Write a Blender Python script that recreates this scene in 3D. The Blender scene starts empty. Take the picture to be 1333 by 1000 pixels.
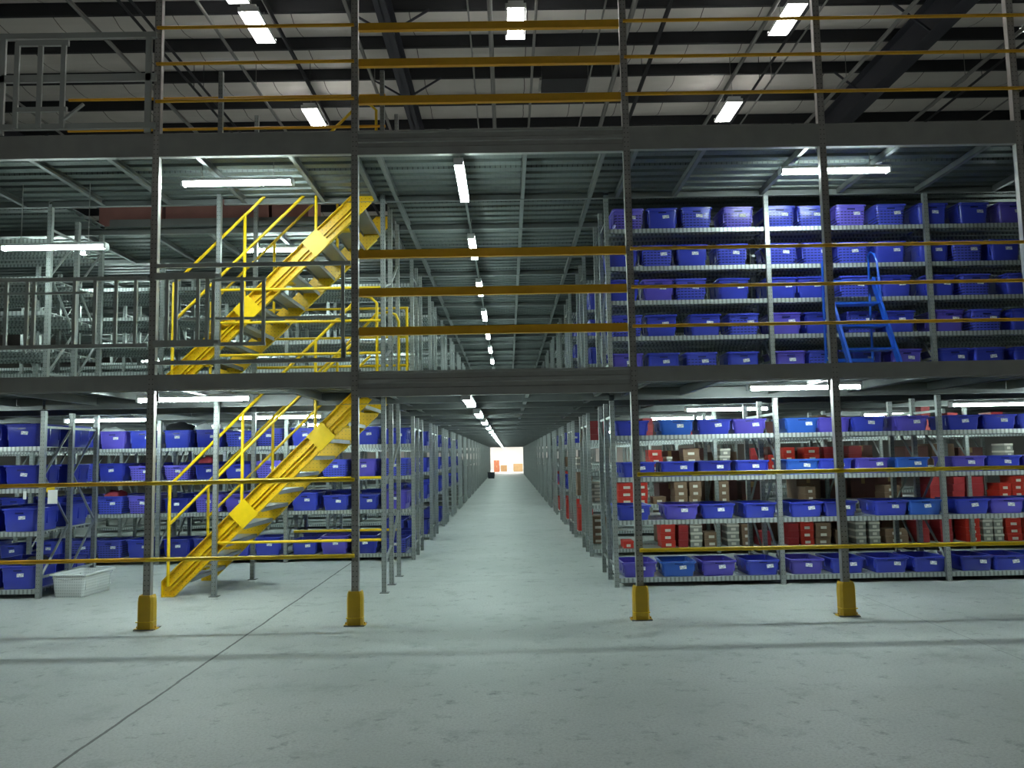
import bpy, math, random
from mathutils import Vector, Matrix
R = random.Random(7)
COL = bpy.context.scene.collection
sc = bpy.context.scene

# ------------------------------------------------------------------ materials
def mat(name, col, rough=.5, metal=0., emit=None, estr=0., spec=.5):
    m = bpy.data.materials.new(name); m.use_nodes = True
    b = m.node_tree.nodes['Principled BSDF']
    b.inputs['Base Color'].default_value = (*col, 1)
    b.inputs['Roughness'].default_value = rough
    b.inputs['Metallic'].default_value = metal
    b.inputs['Specular IOR Level'].default_value = spec
    if emit:
        b.inputs['Emission Color'].default_value = (*emit, 1)
        b.inputs['Emission Strength'].default_value = estr
    return m
def N(m, t, **k):
    n = m.node_tree.nodes.new(t)
    for a, v in k.items(): setattr(n, a, v)
    return n
def L(m, a, b): m.node_tree.links.new(a, b)
def mixed(m, fac, c0, c1):
    """base colour = mix(c0, c1, fac)"""
    x = N(m, 'ShaderNodeMix', data_type='RGBA')
    L(m, fac, x.inputs[0])
    for i, c in ((6, c0), (7, c1)):
        if isinstance(c, tuple): x.inputs[i].default_value = (*c, 1)
        else: L(m, c, x.inputs[i])
    return x.outputs[2]
def bsdf(m): return m.node_tree.nodes['Principled BSDF']
def noisy(m, col, scale, amt=.25, coord='Object'):
    tc = N(m, 'ShaderNodeTexCoord'); nz = N(m, 'ShaderNodeTexNoise')
    nz.inputs['Scale'].default_value = scale; nz.inputs['Detail'].default_value = 5
    L(m, tc.outputs[coord], nz.inputs['Vector'])
    o = mixed(m, nz.outputs['Fac'], tuple(c * (1 - amt) for c in col), tuple(min(1, c * (1 + amt)) for c in col))
    L(m, o, bsdf(m).inputs['Base Color']); return m, tc, o
def mathn(m, op, a, b=None):
    n = N(m, 'ShaderNodeMath', operation=op)
    for i, v in ((0, a), (1, b)):
        if v is None: continue
        if isinstance(v, (int, float)): n.inputs[i].default_value = v
        else: L(m, v, n.inputs[i])
    return n.outputs[0]
def holes(m, tc, base, axes, pitch, radius, dark=(.02, .022, .022)):
    """punched round holes in a regular pattern over two object axes"""
    s = N(m, 'ShaderNodeSeparateXYZ'); L(m, tc.outputs['Object'], s.inputs[0])
    d = []
    for ax, p in zip(axes, pitch):
        f = mathn(m, 'FRACT', mathn(m, 'DIVIDE', s.outputs[ax], p))
        d.append(mathn(m, 'MULTIPLY', mathn(m, 'SUBTRACT', f, .5), p))
    r2 = mathn(m, 'ADD', mathn(m, 'MULTIPLY', d[0], d[0]), mathn(m, 'MULTIPLY', d[1], d[1]))
    fac = mathn(m, 'LESS_THAN', r2, radius * radius)
    o = mixed(m, fac, base, dark); L(m, o, bsdf(m).inputs['Base Color'])

GALV = (.33, .355, .345)
galv, tc, o = noisy(mat('galvanised_steel', GALV, .42, .55), GALV, 9, .18)
punched, tc, o = noisy(mat('punched_steel', GALV, .4, .55), GALV, 9, .18); holes(punched, tc, o, (0, 2), (.028, .05), .005, (.10, .11, .11))
slotted, tc, o = noisy(mat('slotted_shelf_steel', (.48, .52, .51), .42, .4), (.48, .52, .51), 7, .15)
holes(slotted, tc, o, (0, 2), (.05, 1.0), .001)
s_ = N(slotted, 'ShaderNodeSeparateXYZ'); L(slotted, tc.outputs['Object'], s_.inputs[0])
f_ = mathn(slotted, 'LESS_THAN', mathn(slotted, 'FRACT', mathn(slotted, 'DIVIDE', s_.outputs[0], .052)), .42)
g_ = N(slotted, 'ShaderNodeNewGeometry'); n_ = N(slotted, 'ShaderNodeSeparateXYZ'); L(slotted, g_.outputs['True Normal'], n_.inputs[0])
f_ = mathn(slotted, 'MULTIPLY', f_, mathn(slotted, 'GREATER_THAN', mathn(slotted, 'ABSOLUTE', n_.outputs[1]), .5))
L(slotted, mixed(slotted, f_, o, (.24, .26, .26)), bsdf(slotted).inputs['Base Color'])
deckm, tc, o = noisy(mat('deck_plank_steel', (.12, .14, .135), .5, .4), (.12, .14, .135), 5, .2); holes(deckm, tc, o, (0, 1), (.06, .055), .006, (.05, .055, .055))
beamm, tc, o = noisy(mat('beam_steel', (.13, .14, .138), .5, .4), (.13, .14, .138), 6, .15)
joistm, tc, o = noisy(mat('joist_steel', (.21, .225, .22), .45, .5), (.21, .225, .22), 6, .15)
edgem, tc, o = noisy(mat('edge_beam_steel', (.36, .36, .345), .5, .3), (.36, .36, .345), 6, .15)
topm, tc, o = noisy(mat('deck_top_bounce_steel', (.5, .54, .53), .5, .2), (.5, .54, .53), 4, .15)  # brighter copy of the plank steel for top faces, added to bounce light
postm, tc, o = noisy(mat('post_steel', (.40, .39, .37), .42, .5), (.40, .39, .37), 6, .2); holes(postm, tc, o, (0, 2), (.035, .05), .0055, (.08, .08, .08))
railgrey = mat('grey_painted_tube', (.42, .44, .425), .45, .3)
YEL = (.82, .55, .004)
yellow, tc, o = noisy(mat('yellow_paint', YEL, .42), YEL, 14, .12)
perfyellow, tc, o = noisy(mat('perforated_yellow_paint', (.78, .48, .004), .42), (.78, .48, .004), 14, .12); holes(perfyellow, tc, o, (0, 2), (.05, .05), .005, (.2, .11, .0))
amber, tc, o = noisy(mat('amber_dim_yellow_paint', (.80, .42, .012), .5), (.80, .42, .012), 14, .1)  # orange bars, plus yellow rails with their dim light put into the colour
guardm, tc, o = noisy(mat('post_guard_paint', (.66, .40, .015), .45), (.66, .40, .015), 9, .15)
treadm, tc, o = noisy(mat('stair_tread_steel', (.30, .32, .31), .4, .5), (.30, .32, .31), 9, .2)
black = mat('black_rubber', (.02, .02, .02), .6)
darkpaint = mat('dark_roof_steel', (.022, .024, .028), .6)
rafterm = mat('rafter_paint', (.045, .048, .062), .55)
pipem = mat('pipe_steel', (.32, .32, .30), .4, .5)
housing = mat('white_enamel', (.8, .82, .82), .4)
plastic = {}
for nme, c in (('blue', (.035, .052, .44)), ('navy', (.022, .032, .30)), ('violet', (.095, .075, .48)), ('azure', (.028, .11, .50))):
    m, tc, o = noisy(mat(nme + '_plastic', c, .28), c, 4, .18)
    bsdf(m).inputs['Coat Weight'].default_value = .15
    plastic[nme] = m
    c = tuple(v * 1.2 + .022 for v in c)  # lighter tone, putting the pale look of lamp-lit bins into the colour
    m2 = mat(nme + '_lattice_plastic', c, .28)   # rows of narrow moulded slots
    tc2 = N(m2, 'ShaderNodeTexCoord'); s2 = N(m2, 'ShaderNodeSeparateXYZ'); L(m2, tc2.outputs['Object'], s2.inputs[0])
    fx = mathn(m2, 'LESS_THAN', mathn(m2, 'FRACT', mathn(m2, 'DIVIDE', s2.outputs[0], .045)), .72)
    fz = mathn(m2, 'LESS_THAN', mathn(m2, 'FRACT', mathn(m2, 'DIVIDE', s2.outputs[2], .036)), .34)
    f = mathn(m2, 'MULTIPLY', fx, fz)
    f = mathn(m2, 'MULTIPLY', f, mathn(m2, 'LESS_THAN', s2.outputs[2], .20))
    L(m2, mixed(m2, f, c, tuple(v * .18 for v in c)), bsdf(m2).inputs['Base Color'])
    plastic[nme + '_lattice'] = m2
whiteplastic = mat('white_basket_plastic', (.72, .76, .76), .4)
tc2 = N(whiteplastic, 'ShaderNodeTexCoord'); s2 = N(whiteplastic, 'ShaderNodeSeparateXYZ'); L(whiteplastic, tc2.outputs['Object'], s2.inputs[0])
fx = mathn(whiteplastic, 'LESS_THAN', mathn(whiteplastic, 'FRACT', mathn(whiteplastic, 'DIVIDE', mathn(whiteplastic, 'ADD', s2.outputs[0], s2.outputs[1]), .03)), .6)
fz = mathn(whiteplastic, 'LESS_THAN', mathn(whiteplastic, 'FRACT', mathn(whiteplastic, 'DIVIDE', s2.outputs[2], .035)), .5)
L(whiteplastic, mixed(whiteplastic, mathn(whiteplastic, 'MULTIPLY', fx, fz), (.86, .9, .9), (.68, .72, .72)), bsdf(whiteplastic).inputs['Base Color'])
tagm = mat('paper_tag', (.75, .78, .80), .6)
tc3 = N(tagm, 'ShaderNodeTexCoord'); mp = N(tagm, 'ShaderNodeMapping'); mp.inputs['Scale'].default_value = (90, 1, 55)
nz = N(tagm, 'ShaderNodeTexNoise'); nz.inputs['Scale'].default_value = 1; nz.inputs['Detail'].default_value = 0
L(tagm, tc3.outputs['Object'], mp.inputs[0]); L(tagm, mp.outputs[0], nz.inputs['Vector'])
L(tagm, mixed(tagm, mathn(tagm, 'GREATER_THAN', nz.outputs['Fac'], .56), (.72, .75, .78), (.42, .45, .5)), bsdf(tagm).inputs['Base Color'])
paper = mat('white_paper', (.8, .8, .78), .7)
signm = mat('notice_paper', (.92, .92, .9), .7)
cartons = {
    'red': noisy(mat('red_card', (.52, .03, .018), .55), (.52, .03, .018), 6, .15)[0],
    'dark red': noisy(mat('dark_red_card', (.30, .02, .025), .55), (.30, .02, .025), 6, .15)[0],
    'brown': noisy(mat('brown_card', (.22, .135, .085), .7), (.22, .135, .085), 6, .15)[0],
    'grey': noisy(mat('grey_card', (.30, .29, .26), .7), (.30, .29, .26), 6, .15)[0],
    'tan': noisy(mat('tan_card', (.55, .36, .17), .7), (.55, .36, .17), 6, .15)[0],
    'rust': noisy(mat('rust_card', (.50, .17, .08), .7), (.50, .17, .08), 6, .15)[0],
    'maroon': noisy(mat('maroon_card', (.22, .10, .085), .7), (.22, .10, .085), 6, .15)[0],
}
lidm = mat('white_card', (.72, .68, .6), .6)
cloth_black = mat('black_cloth', (.015, .017, .02), .8)
cloth_red = mat('dark_red_cloth', (.22, .015, .03), .8)
bagm = mat('white_plastic_film', (.7, .74, .76), .3)
ladderm = mat('ladder_blue_paint', (.01, .07, .42), .35)
TUBE = mat('fluorescent_tube_glow', (.9, .95, .95), .5, 0, (.80, 1.0, .94), 75)
HB = mat('high_bay_tube_glow', (.9, .95, .95), .5, 0, (1.0, .97, .93), 37)

# ------------------------------------------------------------------ mesh helper
class MB:
    def __init__(s): s.v = []; s.f = []; s.mi = []; s.cur = 0
    def quad(s, pts):
        k = len(s.v); s.v += [tuple(p) for p in pts]; s.f.append(tuple(range(k, k + len(pts)))); s.mi.append(s.cur)
    def box(s, x0, x1, y0, y1, z0, z1, M=None):
        p = [(x0, y0, z0), (x1, y0, z0), (x1, y1, z0), (x0, y1, z0), (x0, y0, z1), (x1, y0, z1), (x1, y1, z1), (x0, y1, z1)]
        if M: p = [tuple(M @ Vector(q)) for q in p]
        k = len(s.v); s.v += p
        for f in ((0, 3, 2, 1), (4, 5, 6, 7), (0, 1, 5, 4), (1, 2, 6, 5), (2, 3, 7, 6), (3, 0, 4, 7)):
            s.f.append(tuple(k + i for i in f)); s.mi.append(s.cur)
        return s
    def ring(s, rings, cap=True):
        k = len(s.v); n = len(rings[0])
        for r in rings: s.v += [tuple(p) for p in r]
        for j in range(len(rings) - 1):
            for i in range(n):
                a = k + j * n + i; b = k + j * n + (i + 1) % n
                s.f.append((a, b, b + n, a + n)); s.mi.append(s.cur)
        if cap:
            s.f.append(tuple(range(k + n - 1, k - 1, -1))); s.mi.append(s.cur)
            e = k + (len(rings) - 1) * n; s.f.append(tuple(range(e, e + n))); s.mi.append(s.cur)
    def tube(s, pts, r, n=8):
        pts = [Vector(p) for p in pts]; rings = []
        for i, p in enumerate(pts):
            d = (pts[min(i + 1, len(pts) - 1)] - pts[max(i - 1, 0)]).normalized()
            a = d.orthogonal().normalized() if i == 0 else (a - d * a.dot(d)).normalized()
            b = d.cross(a)
            rings.append([p + (a * math.cos(t) + b * math.sin(t)) * r for t in (2 * math.pi * q / n for q in range(n))])
        s.ring(rings); return s
    def bar(s, p0, p1, w, h, up=(0, 0, 1)):
        """rectangular bar between two points: w across, h along 'up'"""
        p0, p1 = Vector(p0), Vector(p1); d = (p1 - p0).normalized(); a = d.cross(Vector(up)).normalized(); b = a.cross(d)
        s.ring([[p + a * x * w / 2 + b * y * h / 2 for x, y in ((-1, -1), (1, -1), (1, 1), (-1, 1))] for p in (p0, p1)]); return s
    def extrude_x(s, prof, x0, x1):
        s.ring([[(x0, y, z) for y, z in prof], [(x1, y, z) for y, z in prof]]); return s
    def mesh(s, name, *mats):
        me = bpy.data.meshes.new(name); me.from_pydata(s.v, [], s.f); me.update()
        for m in mats: me.materials.append(m)
        if len(mats) > 1: me.polygons.foreach_set('material_index', s.mi)
        return me
    def smooth(s, me):
        me.polygons.foreach_set('use_smooth', [True] * len(me.polygons)); return me

def link(name, me, parent=None, loc=(0, 0, 0), rz=0):
    o = bpy.data.objects.new(name, me); COL.objects.link(o); o.location = loc; o.rotation_euler = (0, 0, rz)
    if parent: o.parent = parent
    return o
def part(name, mb, m, parent, loc=(0, 0, 0), smooth=False):
    me = mb.mesh(name, *(m if isinstance(m, tuple) else (m,)))
    if smooth:
        mb.smooth(me); me.set_sharp_from_angle(angle=math.radians(40))
    return link(name, me, parent, loc)
def tag(o, label, cat, group=None, kind=None):
    if label: o['label'] = label
    if cat: o['category'] = cat
    if group: o['group'] = group
    if kind: o['kind'] = kind
    return o
def thing(name, label, cat, loc=(0, 0, 0), rz=0, group=None):
    return tag(link(name, None, None, loc, rz), label, cat, group)
def struct(name, mb, m, smooth=False, parent=None):
    o = part(name, mb, m, parent, smooth=smooth); o['kind'] = 'structure'; return o
ORD = ['', 'first', 'second', 'third', 'fourth', 'fifth', 'sixth', 'seventh', 'eighth', 'ninth', 'tenth', 'eleventh', 'twelfth', 'thirteenth',
       'fourteenth', 'fifteenth', 'sixteenth', 'seventeenth', 'eighteenth', 'nineteenth', 'twentieth', 'twenty-first', 'twenty-second', 'twenty-third', 'twenty-fourth', 'twenty-fifth']

# ------------------------------------------------------------------ camera
F_, H_ = 1040., 1.65
P_, YAW, ROLL = math.atan(92 / 1040.), math.radians(.37), math.radians(1.05)
fw = Vector((math.sin(YAW) * math.cos(P_), math.cos(YAW) * math.cos(P_), math.sin(P_)))
r0 = Vector((math.cos(YAW), -math.sin(YAW), 0)); u0 = r0.cross(fw)
r_ = r0 * math.cos(ROLL) - u0 * math.sin(ROLL); u_ = u0 * math.cos(ROLL) + r0 * math.sin(ROLL)
cam = bpy.data.cameras.new('camera'); cam.sensor_width = 36; cam.lens = F_ / 1333 * 36; cam.clip_end = 300
co = bpy.data.objects.new('camera', cam); COL.objects.link(co)
co.matrix_world = Matrix(((r_.x, u_.x, -fw.x, 0), (r_.y, u_.y, -fw.y, 0), (r_.z, u_.z, -fw.z, H_), (0, 0, 0, 1)))
sc.camera = co
def PX(x, Y):
    """world X of photo column x at depth Y, near eye height"""
    return (x - 661.5) * Y / 1040.

# ------------------------------------------------------------------ setting: floor, roof, walls
XL, XR, YB, YF = -24, 24, -14, 90
fm = mat('concrete_floor', (.42, .45, .44), .62, spec=.4)
tc = N(fm, 'ShaderNodeTexCoord')
def noise(scale, det, rough=.6):
    n = N(fm, 'ShaderNodeTexNoise'); n.inputs['Scale'].default_value = scale; n.inputs['Detail'].default_value = det; n.inputs['Roughness'].default_value = rough
    L(fm, tc.outputs['Object'], n.inputs['Vector']); return n.outputs['Fac']
def ramp(src, a, b):
    n = N(fm, 'ShaderNodeMapRange'); n.inputs['From Min'].default_value = a; n.inputs['From Max'].default_value = b; L(fm, src, n.inputs['Value']); return n.outputs[0]
c = mixed(fm, ramp(noise(.7, 4), .3, .7), (.40, .435, .42), (.51, .54, .525))
c = mixed(fm, ramp(noise(55, 3, .8), .42, .72), c, (.33, .35, .345))
c = mixed(fm, mathn(fm, 'MULTIPLY', ramp(noise(1.9, 7, .72), .55, .72), .55), c, (.19, .205, .20))
c = mixed(fm, mathn(fm, 'MULTIPLY', ramp(noise(5.5, 6, .75), .57, .70), .75), c, (.15, .16, .16))
sx = N(fm, 'ShaderNodeSeparateXYZ'); L(fm, tc.outputs['Object'], sx.inputs[0])
wob = mathn(fm, 'MULTIPLY', mathn(fm, 'SUBTRACT', noise(3, 3), .5), .03)
def joint(src, pos, w): return mathn(fm, 'LESS_THAN', mathn(fm, 'ABSOLUTE', mathn(fm, 'ADD', mathn(fm, 'SUBTRACT', src, pos), wob)), w)
c = mixed(fm, joint(sx.outputs[0], -2.5, .011), c, (.10, .10, .10))
c = mixed(fm, mathn(fm, 'MULTIPLY', joint(sx.outputs[0], 3.95, .005), .6), c, (.14, .15, .15))
c = mixed(fm, mathn(fm, 'MULTIPLY', joint(sx.outputs[1], 10.75, .006), .6), c, (.14, .15, .15))
L(fm, c, bsdf(fm).inputs['Base Color'])
bp = N(fm, 'ShaderNodeBump'); bp.inputs['Strength'].default_value = .15; bp.inputs['Distance'].default_value = .01
L(fm, noise(30, 4), bp.inputs['Height']); L(fm, bp.outputs[0], bsdf(fm).inputs['Normal'])
struct('floor', MB().box(XL, XR, YB, YF, -.2, 0), fm)
wallm = mat('off_white_wall_panel', (.78, .76, .73), .7)
sidem = mat('dimmed_wall_panel', (.22, .22, .21), .8)  # side walls darkened in colour so the background stays dim
struct('wall_left', MB().box(XL - .2, XL, YB, YF, 0, 11.6), sidem)
struct('wall_right', MB().box(XR, XR + .2, YB, YF, 0, 11.6), sidem)
struct('wall_back', MB().box(XL, XR, YB - .2, YB, 0, 11.6), wallm)
struct('wall_far', MB().box(XL, XR, YF, YF + .2, 0, 11.6), wallm)
# ceiling: white insulation sagging between dark purlins
rm = mat('roof_insulation', (.7, .68, .64), .65)
tcr = N(rm, 'ShaderNodeTexCoord'); sr = N(rm, 'ShaderNodeSeparateXYZ'); L(rm, tcr.outputs['Object'], sr.inputs[0])
nr = N(rm, 'ShaderNodeTexNoise'); nr.inputs['Scale'].default_value = 1.3; nr.inputs['Detail'].default_value = 4; L(rm, tcr.outputs['Object'], nr.inputs['Vector'])
seam = mathn(rm, 'LESS_THAN', mathn(rm, 'ABSOLUTE', mathn(rm, 'SUBTRACT', mathn(rm, 'FRACT', mathn(rm, 'DIVIDE', mathn(rm, 'ADD', sr.outputs[0], mathn(rm, 'MULTIPLY', nr.outputs['Fac'], .1)), 1.25)), .5)), .008)
cr = mixed(rm, nr.outputs['Fac'], (.60, .58, .53), (.78, .76, .71))
L(rm, mixed(rm, seam, cr, (.12, .11, .10)), bsdf(rm).inputs['Base Color'])
cb = MB(); y = YB + .2
Y0 = 15.8 - 1.5 * 20
rings = []
yy = Y0
while yy < YF:
    for q in range(8):
        t = q / 8; rings.append((yy + 1.5 * t, 11.12 - .16 * math.sin(math.pi * t)))
    yy += 1.5
for a, b in zip(rings, rings[1:]):
    cb.quad([(XL, a[0], a[1]), (XR, a[0], a[1]), (XR, b[0], b[1]), (XL, b[0], b[1])])
cb.box(XL, XR, YB, YF, 11.25, 11.4)
ceil = struct('ceiling', cb, rm, smooth=True)
pmesh = MB(); pmesh.box(XL, XR, -.01, .01, 0, .27); pmesh.box(XL, XR, -.01, .07, 0, .012); pmesh.box(XL, XR, -.07, .01, .258, .27)
pme = pmesh.mesh('roof_purlin', darkpaint)
yy = Y0
while yy < 62:
    if yy > YB: link('roof_purlin', pme, ceil, (0, yy, 10.85))
    yy += 1.5
def rafter(x, zb, fl):
    b = MB(); b.box(-fl / 2, fl / 2, YB, YF, zb, zb + .02); b.box(-.012, .012, YB, YF, zb, 10.85); b.box(-fl / 2, fl / 2, YB, YF, 10.83, 10.85)
    yb = Y0 + 3
    while yb < 40:
        if yb > YB:
            for s in (-1, 1): b.bar((s * .05, yb, zb + .05), (s * .85, yb, 10.86), .04, .04, (0, 1, 0))
        yb += 3
    return link('roof_rafter', b.mesh('roof_rafter', rafterm), ceil, (x, 0, 0))
rafter(-2.32, 10.32, .24); rafter(9.0, 10.15, .36); rafter(-13.6, 10.2, .3)

# roof pipes and cable trays running along the hall
def pipe(x, z, r, m, label, name='roof_pipe', cat='pipe', n=8):
    b = MB().tube([(0, -6, 0), (0, 45, 0)], r, n)
    yb = -4.7
    while yb < 40:
        b.tube([(0, yb, 0), (0, yb, 10.85 - z)], .008, 5); yb += 4.5
    return tag(part(name, b, m, None, (x, 0, z)), label, cat)
PL = [(-11.5, .03, 1, 'thin steel conduit under the roof, far left corner of the ceiling'),
      (-8.01, .045, 1, 'grey roof pipe crossing the upper left ceiling, next left of the dark cable pair'),
      (-7.1, .03, 0, 'dark cable run under roof, left member of the close pair at upper left'),
      (-6.88, .03, 0, 'dark cable run under roof, right member of the close pair at upper left'),
      (-5.67, .035, 1, 'bright steel conduit under roof just left of the left high-bay light row'),
      (-4.42, .045, 0, 'dark cable tray running beside the left high-bay light row'),
      (-2.93, .04, 1, 'steel conduit under roof immediately left of the dark central rafter'),
      (-.62, .018, 1, 'thinnest steel rod conduit under roof, just right of the central rafter'),
      (-.2, .05, 1, 'thick steel pipe under roof above the middle of the central aisle'),
      (.69, .03, 1, 'steel conduit beside the single central high-bay light'),
      (2.01, .02, 1, 'thin steel conduit leading to the dark hanging box under the roof'),
      (2.57, .055, 1, 'thickest grey roof pipe, passing behind the post right of the aisle'),
      (3.26, .05, 0, 'dark cable tray under roof, just right of the aisle'),
      (5.31, .045, 1, 'grey steel pipe just left of the right-hand high-bay light row'),
      (5.98, .03, 0, 'dark cable run beside the right-hand high-bay light row'),
      (6.26, .02, 1, 'thin bright conduit just right of the right-hand high-bay light row'),
      (8.0, .045, 1, 'long grey roof pipe just left of the broad dark rafter at right'),
      (10.77, .045, 1, 'grey roof pipe right of the broad dark rafter'),
      (11.16, .03, 0, 'dark cable run hugging the grey pipe at the upper right'),
      (12.55, .02, 1, 'thin conduit near the upper right corner of the roof')]
for x, r, k, lb in PL: pipe(x, 10.2, r, pipem if k else darkpaint, lb, 'roof_pipe' if k else 'cable_tray', 'pipe' if k else 'cable tray')

# high-bay lights
def high_bay():
    t = thing('high_bay_light', 'white high-bay light', 'ceiling light', group='high-bay lights under the roof')
    b = MB(); b.box(-.15, .15, -.6, .6, .05, .12); b.box(-.2, .2, -.6, -.585, -.02, .07); b.box(-.2, .2, .585, .6, -.02, .07); b.box(-.2, -.195, -.6, .6, -.02, .03); b.box(.195, .2, -.6, .6, -.02, .03)
    part('lamp_housing', b, housing, t)
    tb = MB().tube([(0, -.57, .012), (0, .57, .012)], .026, 8).mesh('lamp_tube', HB)
    for i in range(4): link('lamp_tube', tb, t, (-.135 + .09 * i, 0, 0))
    part('hanging_rod', MB().tube([(0, -.4, .12), (0, -.4, .55)], .006, 5).tube([(0, .4, .12), (0, .4, .55)], .006, 5), pipem, t)
    return t
def dup(root, loc, rz=0):
    r = root.copy(); COL.objects.link(r); r.location = loc; r.rotation_euler = (0, 0, rz)
    for ch in list(root.children):
        if root.name.startswith('fluor') and ch.name.startswith('hanging_rod'): continue
        c = ch.copy(); COL.objects.link(c); c.parent = r
        for g in list(ch.children):
            d = g.copy(); COL.objects.link(d); d.parent = c
    return r
hb = high_bay(); used = False
HBX = {-10.1: 'far left', -4.82: 'left', .3: 'central', 5.72: 'right', 10.95: 'far right'}
for yv, rown in ((-3.0, 'added behind the camera for front light'), (10.4, 'above the mezzanine front edge'), (15.2, 'nearest visible row'), (19.5, 'second visible row'), (26, 'added unseen beyond the upper deck'), (33, 'added unseen deep in the hall')):  # rows behind the camera and past the deck added to light steel and roof
    for xv, coln in HBX.items():
        if (yv < 0 and xv in (-4.82, 5.72)) or (yv == 19.5 and xv not in (-4.82, 5.72)) or (yv == 15.2 and xv == -10.1): continue
        x = xv + (.1 if yv == 19.5 and xv < 0 else 0)
        o = hb if not used else dup(hb, (0, 0, 0)); used = True
        o.location = (x, yv, 10.2); o['label'] = 'white high-bay light under the roof, %s column, %s' % (coln, rown)
o = dup(hb, (-4.9, 13.75, 10.2)); o['label'] = 'white high-bay light cut by the top edge of the photo, left column'
# dark rectangular box hanging under the roof, use unknown
t = thing('dark_hanging_box', 'dark rectangular box hanging under the roof above the aisle, unlit', 'hanging box', (1.45, 17.9, 10.2))
part('case', MB().box(-.52, .52, -.35, .35, -.02, .3), darkpaint, t)
part('side_bracket', MB().box(-.58, -.53, -.3, .3, -.02, .05).box(.53, .58, -.3, .3, -.02, .05), pipem, t)
part('hanging_rod', MB().tube([(-.5, 0, .3), (-.5, 0, .65)], .01, 5).tube([(.5, 0, .3), (.5, 0, .65)], .01, 5), pipem, t)

# ------------------------------------------------------------------ mezzanine
TOP = (2.52, 5.04)
YP = 8.1
POSTX = [-9.8, -7.72, -5.66, -3.6, -1.54, 1.29, 3.34, 5.40, 7.45, 9.5]
PX0, PX1 = -12.2, 10.6
STAIRX = {0: (-3.62, -1.54), 1: (-5.76, -1.54)}
XJ = [-11.2, -10.1, -9.2, -8.2, -7.2, -6.1, -5.1, -4.26, -3.3, -2.3, -1.62, -1.36, .24, 1.1, 1.45, 2.19, 3.3, 4.3, 5.3, 6.3, 7.3, 8.3, 9.3]
ROWY = [10 + 3 * k for k in range(21)]
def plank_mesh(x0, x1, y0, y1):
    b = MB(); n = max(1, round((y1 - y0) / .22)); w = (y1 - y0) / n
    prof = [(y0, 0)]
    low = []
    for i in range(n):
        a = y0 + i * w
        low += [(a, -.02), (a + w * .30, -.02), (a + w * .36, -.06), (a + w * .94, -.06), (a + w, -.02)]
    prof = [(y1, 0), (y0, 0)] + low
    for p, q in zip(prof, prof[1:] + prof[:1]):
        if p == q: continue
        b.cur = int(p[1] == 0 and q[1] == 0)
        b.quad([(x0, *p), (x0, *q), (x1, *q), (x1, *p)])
    return b
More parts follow.
